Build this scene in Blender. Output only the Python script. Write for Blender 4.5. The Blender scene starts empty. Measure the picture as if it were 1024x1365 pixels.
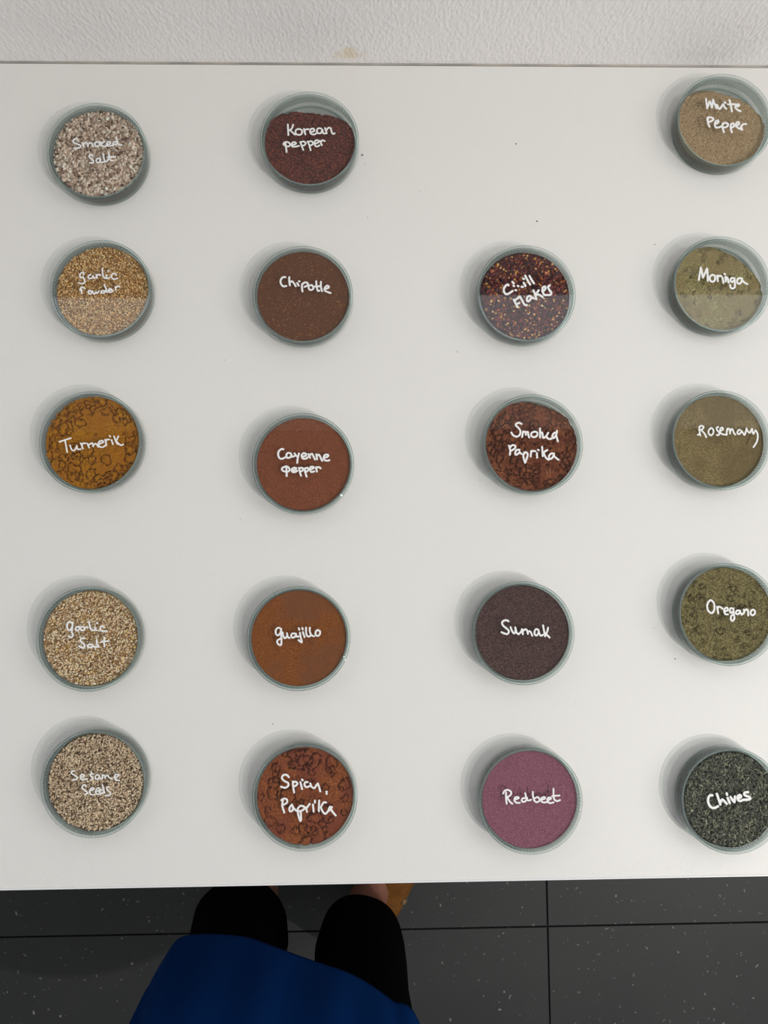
import bpy, math, random
import numpy as np
from mathutils import Vector, Matrix, noise

sc = bpy.context.scene
C = sc.collection

# ------------------------------------------------------------------ camera
FPX, W, H = 1026.0, 1024.0, 1365.0
CAM_H = 0.62                                   # lens above the table top (z = 0)
FLOOR = -0.90
zc = -Vector((489 - W / 2, -(759 - H / 2), -FPX)).normalized()     # world up, in camera axes
xc = Vector((44761, 335, -FPX)).normalized()
xc = (xc - zc * xc.dot(zc)).normalized()
yc = zc.cross(xc)
R = Matrix((xc, yc, zc))                       # camera axes -> world
cam_data = bpy.data.cameras.new('camera')
cam = bpy.data.objects.new('camera', cam_data)
C.objects.link(cam)
cam.matrix_world = Matrix.Translation((0, 0, CAM_H)) @ R.to_4x4()
cam_data.sensor_fit = 'HORIZONTAL'
cam_data.sensor_width = 36.0
cam_data.lens = 36.0 * FPX / W
cam_data.clip_start = 0.02
sc.camera = cam


def at(px, py, z):
    """the point of the level plane at height z that the photograph shows at pixel px, py"""
    d = R @ Vector((px - W / 2, -(py - H / 2), -FPX))
    t = (z - CAM_H) / d.z
    return Vector((d.x * t, d.y * t, z))


# ------------------------------------------------------------------ world, lamps, exposure
wd = bpy.data.worlds.new('room_light')
sc.world = wd
wd.use_nodes = True
bg = wd.node_tree.nodes['Background']
bg.inputs['Color'].default_value = (0.97, 0.985, 1.0, 1)
bg.inputs['Strength'].default_value = 0.36


def lamp(name, loc, size, watts, color, aim=(0, 0, 0), shape='DISK', size_y=None):
    ld = bpy.data.lights.new(name, 'AREA')
    ld.shape = shape
    ld.size = size
    if size_y:
        ld.size_y = size_y
    ld.energy = watts
    ld.color = color
    o = bpy.data.objects.new(name, ld)
    C.objects.link(o)
    o.location = loc
    o.rotation_euler = (Vector(aim) - Vector(loc)).to_track_quat('-Z', 'Y').to_euler()
    return o


lamp('ceiling_spot', (1.58, -1.09, 2.17), 0.065, 37, (1.0, 0.96, 0.91), (0, 0.1, 0))
lamp('ceiling_panel', (2.5, -0.2, 1.7), 1.5, 24, (1.0, 0.99, 0.97), (0.3, 0, 0), 'RECTANGLE', 1.2)

sc.cycles.transparent_max_bounces = 32
vs = sc.view_settings
vs.view_transform = 'Standard'
vs.look = 'None'
vs.gamma = 1.0
vs.use_curve_mapping = False
vs.exposure = -0.16


# ------------------------------------------------------------------ helpers
def lin(c):
    def f(v):
        v /= 255.0
        return v / 12.92 if v <= 0.04045 else ((v + 0.055) / 1.055) ** 2.4
    return (f(c[0]), f(c[1]), f(c[2]), 1.0)


def scaled(c, k):
    l = lin(c)
    k = min(k, 0.90 / max(l[:3]))
    return (l[0] * k, l[1] * k, l[2] * k, 1)


def new_mat(name):
    m = bpy.data.materials.new(name)
    m.use_nodes = True
    nt = m.node_tree
    return m, nt, nt.nodes['Principled BSDF']


def mat_plain(name, col, rough=0.6, spec=0.5, bump=None, vary=None):
    m, nt, b = new_mat(name)
    b.inputs['Base Color'].default_value = col
    b.inputs['Roughness'].default_value = rough
    b.inputs['Specular IOR Level'].default_value = spec
    tc = nt.nodes.new('ShaderNodeTexCoord')
    if vary:
        s, c2, lo, hi = vary
        n = nt.nodes.new('ShaderNodeTexNoise')
        n.inputs['Scale'].default_value = s
        n.inputs['Detail'].default_value = 4
        r = nt.nodes.new('ShaderNodeValToRGB')
        r.color_ramp.elements[0].position = lo
        r.color_ramp.elements[1].position = hi
        r.color_ramp.elements[0].color = col
        r.color_ramp.elements[1].color = c2
        nt.links.new(tc.outputs['Object'], n.inputs['Vector'])
        nt.links.new(n.outputs['Fac'], r.inputs['Fac'])
        nt.links.new(r.outputs['Color'], b.inputs['Base Color'])
    if bump:
        s, st, dist = bump
        n = nt.nodes.new('ShaderNodeTexNoise')
        n.inputs['Scale'].default_value = s
        n.inputs['Detail'].default_value = 3
        bp = nt.nodes.new('ShaderNodeBump')
        bp.inputs['Strength'].default_value = st
        bp.inputs['Distance'].default_value = dist
        nt.links.new(tc.outputs['Object'], n.inputs['Vector'])
        nt.links.new(n.outputs['Fac'], bp.inputs['Height'])
        nt.links.new(bp.outputs['Normal'], b.inputs['Normal'])
    return m


def mesh_obj(name, verts, faces, mat, parent=None, smooth=False):
    me = bpy.data.meshes.new(name)
    me.from_pydata([tuple(v) for v in verts], [], [tuple(f) for f in faces])
    me.update()
    if smooth:
        me.polygons.foreach_set('use_smooth', [True] * len(me.polygons))
    for m in (mat if isinstance(mat, (list, tuple)) else [mat]):
        me.materials.append(m)
    o = bpy.data.objects.new(name, me)
    C.objects.link(o)
    o.parent = parent
    return o


def tag(o, label=None, cat=None, group=None, kind=None):
    if label:
        o['label'] = label
    if cat:
        o['category'] = cat
    if group:
        o['group'] = group
    if kind:
        o['kind'] = kind
    return o


def empty(name, loc):
    o = bpy.data.objects.new(name, None)
    o.empty_display_size = 0.02
    C.objects.link(o)
    o.location = loc
    return o


def box_vf(x0, x1, y0, y1, z0, z1, bev=0.0):
    """box with chamfered top edges"""
    b = bev
    v = [(x0, y0, z0), (x1, y0, z0), (x1, y1, z0), (x0, y1, z0),
         (x0, y0, z1 - b), (x1, y0, z1 - b), (x1, y1, z1 - b), (x0, y1, z1 - b)]
    f = [(0, 3, 2, 1), (0, 1, 5, 4), (1, 2, 6, 5), (2, 3, 7, 6), (3, 0, 4, 7)]
    if b > 0:
        v += [(x0 + b, y0 + b, z1), (x1 - b, y0 + b, z1), (x1 - b, y1 - b, z1), (x0 + b, y1 - b, z1)]
        f += [(4, 5, 9, 8), (5, 6, 10, 9), (6, 7, 11, 10), (7, 4, 8, 11), (8, 9, 10, 11)]
    else:
        f += [(4, 5, 6, 7)]
    return v, f


def lathe(profile, seg, closed=True):
    """profile: list of (r, z); rotates around z. closed joins last to first. r==0 points collapse."""
    verts, rings = [], []
    for r, z in profile:
        if r < 1e-7:
            rings.append([len(verts)] * seg)
            verts.append((0, 0, z))
        else:
            rings.append(list(range(len(verts), len(verts) + seg)))
            for k in range(seg):
                a = 2 * math.pi * k / seg
                verts.append((r * math.cos(a), r * math.sin(a), z))
    faces, strip = [], []
    n = len(profile)
    for i in range(n if closed else n - 1):
        a, b = rings[i], rings[(i + 1) % n]
        for k in range(seg):
            q = [a[k], a[(k + 1) % seg], b[(k + 1) % seg], b[k]]
            qq = []
            for x in q:
                if x not in qq:
                    qq.append(x)
            if len(qq) >= 3:
                faces.append(qq)
                strip.append(i)
    return verts, faces, strip


def loft(rings, cap=True):
    n = len(rings[0])
    verts = [p for r in rings for p in r]
    faces = []
    for i in range(len(rings) - 1):
        for k in range(n):
            a, b = i * n + k, i * n + (k + 1) % n
            faces.append((a, b, b + n, a + n))
    if cap:
        faces.append(tuple(reversed(range(n))))
        faces.append(tuple(range((len(rings) - 1) * n, len(rings) * n)))
    return verts, faces


# ------------------------------------------------------------------ the setting
pw = at(512, 85, 0).y                    # wall line
pf = at(512, 1178, 0).y                  # front edge of the table
X0, X1 = -1.25, 1.35

# wall with rolled structure paint
m_wall, nt, b = new_mat('structured_white_paint')
b.inputs['Roughness'].default_value = 0.75
tc = nt.nodes.new('ShaderNodeTexCoord')
n1 = nt.nodes.new('ShaderNodeTexNoise'); n1.inputs['Scale'].default_value = 420; n1.inputs['Detail'].default_value = 3
n1.inputs['Distortion'].default_value = 0.6
n2 = nt.nodes.new('ShaderNodeTexVoronoi'); n2.inputs['Scale'].default_value = 340
mp = nt.nodes.new('ShaderNodeMapping'); mp.inputs['Scale'].default_value = (1, 1, 0.55)
nt.links.new(tc.outputs['Object'], mp.inputs['Vector'])
nt.links.new(mp.outputs['Vector'], n1.inputs['Vector'])
nt.links.new(mp.outputs['Vector'], n2.inputs['Vector'])
ad = nt.nodes.new('ShaderNodeMath'); ad.operation = 'ADD'
nt.links.new(n1.outputs['Fac'], ad.inputs[0]); nt.links.new(n2.outputs['Distance'], ad.inputs[1])
bp = nt.nodes.new('ShaderNodeBump'); bp.inputs['Strength'].default_value = 0.6; bp.inputs['Distance'].default_value = 0.0008
nt.links.new(ad.outputs['Value'], bp.inputs['Height']); nt.links.new(bp.outputs['Normal'], b.inputs['Normal'])
# a small tan stain above the table edge
STAIN = (at(466, 84, 0).x, pw, 0.012)
mp2 = nt.nodes.new('ShaderNodeMapping'); mp2.vector_type = 'POINT'
mp2.inputs['Location'].default_value = (-STAIN[0] / 0.018, 0, -STAIN[2] / 0.014)
mp2.inputs['Scale'].default_value = (1 / 0.018, 0, 1 / 0.014)
nt.links.new(tc.outputs['Object'], mp2.inputs['Vector'])
ln = nt.nodes.new('ShaderNodeVectorMath'); ln.operation = 'LENGTH'
nt.links.new(mp2.outputs['Vector'], ln.inputs[0])
n3 = nt.nodes.new('ShaderNodeTexNoise'); n3.inputs['Scale'].default_value = 150; n3.inputs['Detail'].default_value = 4
nt.links.new(tc.outputs['Object'], n3.inputs['Vector'])
ms = nt.nodes.new('ShaderNodeMath'); ms.operation = 'MULTIPLY_ADD'; ms.inputs[1].default_value = 1.6; ms.inputs[2].default_value = -0.8
nt.links.new(n3.outputs['Fac'], ms.inputs[0])
sm = nt.nodes.new('ShaderNodeMath'); sm.operation = 'ADD'
nt.links.new(ln.outputs['Value'], sm.inputs[0]); nt.links.new(ms.outputs['Value'], sm.inputs[1])
rp = nt.nodes.new('ShaderNodeValToRGB')
rp.color_ramp.elements[0].position = 0.15; rp.color_ramp.elements[0].color = lin((232, 218, 196))
rp.color_ramp.elements[1].position = 0.75; rp.color_ramp.elements[1].color = (0.89, 0.865, 0.855, 1)
nt.links.new(sm.outputs['Value'], rp.inputs['Fac']); nt.links.new(rp.outputs['Color'], b.inputs['Base Color'])
v, f = box_vf(X0 - 0.3, X1 + 0.3, pw, pw + 0.10, FLOOR, 1.75)
tag(mesh_obj('wall_back', v, f, m_wall), kind='structure')

# two framed glowing panels, unseen, added for pale patches in the lids
m_glow_pane, nt, b = new_mat('added_glow_pane')
b.inputs['Emission Color'].default_value = (0.86, 0.94, 1.0, 1)
b.inputs['Emission Strength'].default_value = 2.2
m_frame = mat_plain('white_panel_frame', (0.8, 0.8, 0.8, 1), 0.4)
for wi, (wx0, wx1, wz0, wz1) in enumerate([(-0.78, -0.30, 0.56, 0.86), (0.15, 0.95, 0.55, 0.80)]):
    fv, ff = [], []
    for (a0, a1, c0, c1) in [(wx0 - .03, wx1 + .03, wz0 - .03, wz0), (wx0 - .03, wx1 + .03, wz1, wz1 + .03), (wx0 - .03, wx0, wz0, wz1), (wx1, wx1 + .03, wz0, wz1)]:
        v, f = box_vf(a0, a1, pw - 0.012, pw - 0.0002, c0, c1)
        ff += [tuple(q + len(fv) for q in t) for t in f]; fv += v
    wo = tag(mesh_obj('added_glow_panel_%d' % (wi + 1), fv, ff, m_frame), kind='structure')
    v, f = box_vf(wx0, wx1, pw - 0.005, pw - 0.0002, wz0, wz1)
    mesh_obj('glow_pane', v, f, m_glow_pane, wo)

# dark tiles with pale chips
m_tile, nt, b = new_mat('anthracite_tile')
b.inputs['Roughness'].default_value = 0.55
tc = nt.nodes.new('ShaderNodeTexCoord')
gm = nt.nodes.new('ShaderNodeNewGeometry')
vo = nt.nodes.new('ShaderNodeTexVoronoi'); vo.inputs['Scale'].default_value = 105
no = nt.nodes.new('ShaderNodeTexNoise'); no.inputs['Scale'].default_value = 60; no.inputs['Detail'].default_value = 2
nb = nt.nodes.new('ShaderNodeTexNoise'); nb.inputs['Scale'].default_value = 5; nb.inputs['Detail'].default_value = 5
wa = nt.nodes.new('ShaderNodeVectorMath'); wa.operation = 'MULTIPLY_ADD'; wa.inputs[1].default_value = (0.02, 0.02, 0.02)
nt.links.new(gm.outputs['Position'], no.inputs['Vector']); nt.links.new(gm.outputs['Position'], nb.inputs['Vector'])
nt.links.new(no.outputs['Color'], wa.inputs[0]); nt.links.new(gm.outputs['Position'], wa.inputs[2])
nt.links.new(wa.outputs['Vector'], vo.inputs['Vector'])
# chip radius differs from cell to cell
sp = nt.nodes.new('ShaderNodeSeparateColor'); nt.links.new(vo.outputs['Color'], sp.inputs['Color'])
th = nt.nodes.new('ShaderNodeMath'); th.operation = 'POWER'; th.inputs[1].default_value = 2.6
nt.links.new(sp.outputs['Red'], th.inputs[0])
t2 = nt.nodes.new('ShaderNodeMath'); t2.operation = 'MULTIPLY'; t2.inputs[1].default_value = 0.26
nt.links.new(th.outputs['Value'], t2.inputs[0])
lt = nt.nodes.new('ShaderNodeMath'); lt.operation = 'LESS_THAN'
nt.links.new(vo.outputs['Distance'], lt.inputs[0]); nt.links.new(t2.outputs['Value'], lt.inputs[1])
br = nt.nodes.new('ShaderNodeValToRGB')
br.color_ramp.elements[0].position = 0.3; br.color_ramp.elements[0].color = (0.0165, 0.0180, 0.0185, 1)
br.color_ramp.elements[1].position = 0.7; br.color_ramp.elements[1].color = (0.027, 0.028, 0.028, 1)
nt.links.new(nb.outputs['Fac'], br.inputs['Fac'])
mx = nt.nodes.new('ShaderNodeMix'); mx.data_type = 'RGBA'
mf = nt.nodes.new('ShaderNodeMath'); mf.operation = 'MULTIPLY'
nt.links.new(lt.outputs['Value'], mf.inputs[0]); nt.links.new(sp.outputs['Green'], mf.inputs[1])
nt.links.new(mf.outputs['Value'], mx.inputs['Factor']); nt.links.new(br.outputs['Color'], mx.inputs['A'])
mx.inputs['B'].default_value = (0.22, 0.22, 0.215, 1)
nt.links.new(mx.outputs['Result'], b.inputs['Base Color'])
m_grout = mat_plain('dark_grout', (0.012, 0.012, 0.013, 1), 0.9)
v, f = box_vf(X0 - 0.3, X1 + 0.3, -1.9, pw, FLOOR - 0.05, FLOOR - 0.004)
floor = tag(mesh_obj('floor', v, f, m_grout), kind='structure')
jx = at(730.5, 1245, FLOOR).x
jy = at(730, 1235, FLOOR).y
tv, tf = box_vf(0, 0.5975, 0, 0.5975, -0.006, 0, 0.0008)
tile_me = None
for i in range(-3, 3):
    for j in range(-2, 2):
        if jy + j * 0.6 > pw:
            continue
        if tile_me is None:
            o = mesh_obj('floor_tile', tv, tf, m_tile, floor)
            tile_me = o.data
        else:
            o = bpy.data.objects.new('floor_tile', tile_me)
            C.objects.link(o)
            o.parent = floor
        ty = jy + j * 0.6
        o.location = (jx + i * 0.6 + 0.0012, ty + 0.0012, FLOOR)

# table / worktop
m_top = mat_plain('white_laminate', (0.80, 0.79, 0.762, 1), 0.42, 0.35, bump=(900, 0.25, 0.0004),
                  vary=(1400, (0.74, 0.73, 0.708, 1), 0.45, 0.8))
m_edge = mat_plain('white_edge_band', (0.84, 0.85, 0.87, 1), 0.35)
m_under = mat_plain('cabinet_white', (0.7, 0.7, 0.69, 1), 0.5)
tbl = empty('worktop', (0, 0, FLOOR))
dz = -FLOOR
v, f = box_vf(X0, X1, pf + 0.0012, pw - 0.0012, dz - 0.028, dz, 0.0006)
mesh_obj('table_top', v, f, m_top, tbl)
v, f = box_vf(X0, X1, pf, pf + 0.0012, dz - 0.028, dz - 0.0004, 0.0003)
mesh_obj('edge_band', v, f, m_edge, tbl)
w3 = (X1 - X0) / 4
v, f = box_vf(X0 + 0.01, X1 - 0.01, pf + 0.09, pw - 0.03, 0.0, 0.10)
mesh_obj('plinth', v, f, mat_plain('dark_plinth', (0.05, 0.05, 0.05, 1), 0.6), tbl)
v, f = box_vf(X0 + 0.01, X1 - 0.01, pf + 0.04, pw - 0.03, 0.10, dz - 0.028)
mesh_obj('carcass', v, f, m_under, tbl)
for k in range(4):
    v, f = box_vf(X0 + 0.012 + k * w3, X0 - 0.012 + (k + 1) * w3 + 0.02, pf + 0.021, pf + 0.04, 0.105, dz - 0.034)
    mesh_obj('cabinet_door', v, f, m_under, tbl)
tag(tbl, 'long white worktop with a thin pale front edge standing against the wall', 'worktop')

# joint between worktop and wall
m_bead = mat_plain('aged_sealant', lin((150, 146, 140)), 0.6, vary=(30, lin((178, 172, 162)), 0.4, 0.65))
prof = [(0, 0.0), (0.0, 0.0016), (-0.0007, 0.0012), (-0.0020, 0.0004), (-0.0022, 0.0)]
rg = []
for k in range(0, 61):
    x = X0 + (X1 - X0) * k / 60
    wv = 1 + 0.1 * noise.noise(Vector((x * 9, 0, 0)))
    rg.append([(x, pw + a * .6, c * .5 * wv + 0.00001) for a, c in prof])
v, f = loft(rg)
tag(mesh_obj('trim_1', v, f, m_bead), kind='structure')

# ------------------------------------------------------------------ glass
def glass_thin(name, tint, edge, ior=1.36, blend=0.35, refract_glow=0.0):
    """clear glass: passes light straight on, tint shifts with the view angle, refracted glow painted in"""
    m = bpy.data.materials.new(name)
    m.use_nodes = True
    nt = m.node_tree
    nt.nodes.clear()
    out = nt.nodes.new('ShaderNodeOutputMaterial')
    tr = nt.nodes.new('ShaderNodeBsdfTransparent')
    gl = nt.nodes.new('ShaderNodeBsdfGlossy'); gl.inputs['Roughness'].default_value = 0.01
    lw = nt.nodes.new('ShaderNodeLayerWeight'); lw.inputs['Blend'].default_value = blend
    cm = nt.nodes.new('ShaderNodeMix'); cm.data_type = 'RGBA'
    cm.inputs['A'].default_value = tint
    cm.inputs['B'].default_value = edge
    nt.links.new(lw.outputs['Facing'], cm.inputs['Factor'])
    nt.links.new(cm.outputs['Result'], tr.inputs['Color'])
    f0 = ((ior - 1) / (ior + 1)) ** 2                    # Schlick reflectance, the same from both sides
    lf = nt.nodes.new('ShaderNodeLayerWeight'); lf.inputs['Blend'].default_value = 0.5
    p5 = nt.nodes.new('ShaderNodeMath'); p5.operation = 'POWER'; p5.inputs[1].default_value = 5.0
    nt.links.new(lf.outputs['Facing'], p5.inputs[0])
    fr = nt.nodes.new('ShaderNodeMath'); fr.operation = 'MULTIPLY_ADD'
    fr.inputs[1].default_value = 1 - f0; fr.inputs[2].default_value = f0
    nt.links.new(p5.outputs['Value'], fr.inputs[0])
    mi = nt.nodes.new('ShaderNodeMixShader')
    nt.links.new(fr.outputs['Value'], mi.inputs['Fac'])
    nt.links.new(tr.outputs['BSDF'], mi.inputs[1])
    nt.links.new(gl.outputs['BSDF'], mi.inputs[2])
    last = mi.outputs['Shader']
    if refract_glow:
        g = nt.nodes.new('ShaderNodeBsdfDiffuse')
        g.inputs['Color'].default_value = (0.82, 0.90, 0.88, 1)  # pale diffuse colour stands in for light refracted through the glass
        m2 = nt.nodes.new('ShaderNodeMixShader')
        m2.inputs['Fac'].default_value = refract_glow
        nt.links.new(last, m2.inputs[1])
        nt.links.new(g.outputs['BSDF'], m2.inputs[2])
        last = m2.outputs['Shader']
    nt.links.new(last, out.inputs['Surface'])
    return m


m_flat = glass_thin('clear_glass_plate', (0.992, 0.995, 0.992, 1), (0.86, 0.93, 0.91, 1))
m_side = glass_thin('glass_side', (0.71, 0.725, 0.72, 1), (0.955, 0.975, 0.97, 1), ior=1.45, blend=0.5, refract_glow=0.03)  # face-on tint darkened to deepen the dish's cast shadow in place of refraction
m_rim = glass_thin('glass_seen_end_on', (0.95, 0.985, 0.975, 1), (0.80, 0.90, 0.87, 1), ior=1.45, blend=0.3, refract_glow=0.10)
m_corner = glass_thin('glass_edge', (0.62, 0.73, 0.70, 1), (0.44, 0.57, 0.54, 1), ior=1.5, blend=0.5, refract_glow=0.05)

SEG = 96
T = 0.017                                       # height of the closed dish
# base dish
RB, RBI, HB = 0.0383, 0.0369, 0.0145
bprof = [(0, 0), (RBI - 0.001, 0), (RB - 0.0006, 0.0), (RB - 0.00015, 0.00015), (RB, 0.0006), (RB, HB - 0.0004), (RB - 0.0001, HB - 0.0001),
         (RB - 0.0004, HB), (RBI + 0.0003, HB), (RBI, HB - 0.0003), (RBI, 0.0022), (RBI - 0.0002, 0.0016), (RBI - 0.0008, 0.0014), (0, 0.0014)]
bv, bf, bs = lathe(bprof, SEG, closed=False)
bmat = [0 if s in (0, len(bprof) - 2) else ({1: 2, 7: 2, 2: 3, 3: 3, 5: 3, 6: 3, 8: 3}.get(s, 1)) for s in bs]
# lid
RL, RLI, LB = 0.0402, 0.0388, 0.0040
lprof = [(0, T), (RLI - 0.0006, T), (RL - 0.0005, T), (RL - 0.00012, T - 0.00012), (RL, T - 0.0005), (RL, LB + 0.0004), (RL - 0.0001, LB + 0.0001),
         (RL - 0.0004, LB), (RLI + 0.0003, LB), (RLI, LB + 0.0003), (RLI, T - 0.0020), (RLI - 0.0002, T - 0.0016), (RLI - 0.0008, T - 0.0014), (0, T - 0.0014)]
lv, lf, ls = lathe(lprof, SEG, closed=False)
lmat = [0 if s in (0, len(lprof) - 2) else ({1: 2, 7: 2, 2: 3, 3: 3, 5: 3, 6: 3, 8: 3, 10: 3, 11: 3}.get(s, 1)) for s in ls]


def glass_mesh(name, v, f, idx):
    me = bpy.data.meshes.new(name)
    me.from_pydata(v, [], f)
    me.materials.append(m_flat)
    me.materials.append(m_side)
    me.materials.append(m_rim)
    me.materials.append(m_corner)
    me.polygons.foreach_set('material_index', idx)
    me.polygons.foreach_set('use_smooth', [i in (1, 3) for i in idx])
    me.update()
    # outward normals
    import bmesh
    bm = bmesh.new(); bm.from_mesh(me)
    bmesh.ops.recalc_face_normals(bm, faces=bm.faces)
    bm.to_mesh(me); bm.free()
    return me


base_me = glass_mesh('base', bv, bf, bmat)
lid_me = glass_mesh('lid', lv, lf, lmat)

# ------------------------------------------------------------------ handwriting
def smooth_stroke(pts, n=6):
    if len(pts) < 3:
        return pts
    out = []
    P = [pts[0]] + pts + [pts[-1]]
    for i in range(1, len(P) - 2):
        p0, p1, p2, p3 = P[i - 1], P[i], P[i + 1], P[i + 2]
        for k in range(n):
            t = k / n
            q = []
            for a in range(2):
                q.append(0.5 * (2 * p1[a] + (p2[a] - p0[a]) * t + (2 * p0[a] - 5 * p1[a] + 4 * p2[a] - p3[a]) * t * t
                                + (3 * p1[a] - p0[a] - 3 * p2[a] + p3[a]) * t ** 3))
            out.append(tuple(q))
    out.append(tuple(pts[-1]))
    return out


def ribbon(strokes, hw, z, th=0.00012):
    """flat marker line with round ends: a low dome swept along every stroke"""
    V, F = [], []
    for si, st in enumerate(strokes):
        pts = smooth_stroke(st)
        q = [pts[0]]
        for p in pts[1:]:
            if math.hypot(p[0] - q[-1][0], p[1] - q[-1][1]) > 1e-5:
                q.append(p)
        if len(q) < 2:
            continue
        rings = []
        def dirn(a, b):
            l = math.hypot(b[0] - a[0], b[1] - a[1]) or 1
            return ((b[0] - a[0]) / l, (b[1] - a[1]) / l)
        d0, d1 = dirn(q[0], q[1]), dirn(q[-2], q[-1])
        seq = []
        for a in (0.97, 0.7, 0.35):
            seq.append(((q[0][0] - d0[0] * hw * a, q[0][1] - d0[1] * hw * a), d0, math.sqrt(1 - a * a)))
        for i, p in enumerate(q):
            a = q[max(i - 1, 0)]; b2 = q[min(i + 1, len(q) - 1)]
            wv = 1 + 0.14 * noise.noise(Vector((p[0] * 900, p[1] * 900, si)))
            seq.append((p, dirn(a, b2), wv))
        for a in (0.35, 0.7, 0.97):
            seq.append(((q[-1][0] + d1[0] * hw * a, q[-1][1] + d1[1] * hw * a), d1, math.sqrt(1 - a * a)))
        zz = z + 0.000004 * (si % 5)
        for p, d, k in seq:
            nx, ny = -d[1] * hw * k, d[0] * hw * k
            rings.append([(p[0] - nx, p[1] - ny, zz), (p[0] - nx * 0.6, p[1] - ny * 0.6, zz + th * 0.8), (p[0], p[1], zz + th),
                          (p[0] + nx * 0.6, p[1] + ny * 0.6, zz + th * 0.8), (p[0] + nx, p[1] + ny, zz)])
        base = len(V)
        for r in rings:
            V += r
        for i in range(len(rings) - 1):
            for k in range(5):
                a, b2 = base + i * 5 + k, base + i * 5 + (k + 1) % 5
                F.append((a, a + 5, b2 + 5, b2))
        F.append(tuple(base + k for k in range(5)))
        F.append(tuple(base + (len(rings) - 1) * 5 + k for k in reversed(range(5))))
    return V, F


def parse(s):
    out = []
    for part in s.split('|'):
        n = [float(x) for x in part.replace(',', ' ').split()]
        out.append([(n[i], n[i + 1]) for i in range(0, len(n), 2)])
    return out


# ------------------------------------------------------------------ powders and grains
def mat_powder(name, cols, scale, speck=None, k=1.38, big=None, rough=0.95):
    """cols: dark, mid, light; speck: (colour, threshold, scale)"""
    m, nt, b = new_mat(name)
    b.inputs['Roughness'].default_value = rough
    b.inputs['Specular IOR Level'].default_value = 0.1
    tc = nt.nodes.new('ShaderNodeTexCoord')
    n = nt.nodes.new('ShaderNodeTexNoise'); n.inputs['Scale'].default_value = scale; n.inputs['Detail'].default_value = 3
    n.inputs['Roughness'].default_value = 0.7
    nt.links.new(tc.outputs['Object'], n.inputs['Vector'])
    r = nt.nodes.new('ShaderNodeValToRGB')
    e = r.color_ramp.elements
    e[0].position = 0.40; e[0].color = scaled(cols[0], k)
    e[1].position = 0.60; e[1].color = scaled(cols[2], k)
    x = e.new(0.5); x.color = scaled(cols[1], k)
    nt.links.new(n.outputs['Fac'], r.inputs['Fac'])
    last = r.outputs['Color']
    if speck:
        vo = nt.nodes.new('ShaderNodeTexVoronoi'); vo.inputs['Scale'].default_value = speck[2]
        nt.links.new(tc.outputs['Object'], vo.inputs['Vector'])
        sp = nt.nodes.new('ShaderNodeSeparateColor'); nt.links.new(vo.outputs['Color'], sp.inputs['Color'])
        gt = nt.nodes.new('ShaderNodeMath'); gt.operation = 'GREATER_THAN'; gt.inputs[1].default_value = speck[1]
        nt.links.new(sp.outputs['Red'], gt.inputs[0])
        mx = nt.nodes.new('ShaderNodeMix'); mx.data_type = 'RGBA'
        nt.links.new(gt.outputs['Value'], mx.inputs['Factor'])
        nt.links.new(last, mx.inputs['A'])
        mx.inputs['B'].default_value = scaled(speck[0], k)
        last = mx.outputs['Result']
    if big:
        nb = nt.nodes.new('ShaderNodeTexNoise'); nb.inputs['Scale'].default_value = big[1]; nb.inputs['Detail'].default_value = 2
        nt.links.new(tc.outputs['Object'], nb.inputs['Vector'])
        rb = nt.nodes.new('ShaderNodeValToRGB')
        rb.color_ramp.elements[0].position = 0.45; rb.color_ramp.elements[0].color = (0, 0, 0, 1)
        rb.color_ramp.elements[1].position = 0.62; rb.color_ramp.elements[1].color = (.7, .7, .7, 1)
        nt.links.new(nb.outputs['Fac'], rb.inputs['Fac'])
        mx = nt.nodes.new('ShaderNodeMix'); mx.data_type = 'RGBA'
        nt.links.new(rb.outputs['Color'], mx.inputs['Factor'])
        nt.links.new(last, mx.inputs['A'])
        mx.inputs['B'].default_value = scaled(big[0], k)
        last = mx.outputs['Result']
    nt.links.new(last, b.inputs['Base Color'])
    bp = nt.nodes.new('ShaderNodeBump'); bp.inputs['Strength'].default_value = 1.0; bp.inputs['Distance'].default_value = 0.0009
    nt.links.new(n.outputs['Fac'], bp.inputs['Height'])
    nt.links.new(bp.outputs['Normal'], b.inputs['Normal'])
    return m


def mat_grain(name, rough=0.7):
    """every grain has its own colour, held in the mesh"""
    m, nt, b = new_mat(name)
    b.inputs['Roughness'].default_value = rough
    b.inputs['Specular IOR Level'].default_value = 0.25
    a = nt.nodes.new('ShaderNodeVertexColor'); a.layer_name = 'grain'
    nt.links.new(a.outputs['Color'], b.inputs['Base Color'])
    return m


m_grain = mat_grain('grain_by_piece')


def vnoise(x, y, s, seed):
    """smooth value noise on arrays, about -1..1"""
    rs = np.random.RandomState(seed)
    g = rs.uniform(-1, 1, (64, 64))
    u = (x * s + 1000.3) % 63; v = (y * s + 1000.7) % 63
    i = u.astype(int); j = v.astype(int)
    fu = u - i; fv = v - j
    fu = fu * fu * (3 - 2 * fu); fv = fv * fv * (3 - 2 * fv)
    i2 = (i + 1) % 64; j2 = (j + 1) % 64
    return (g[i, j] * (1 - fu) + g[i2, j] * fu) * (1 - fv) + (g[i, j2] * (1 - fu) + g[i2, j2] * fu) * fv


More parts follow.
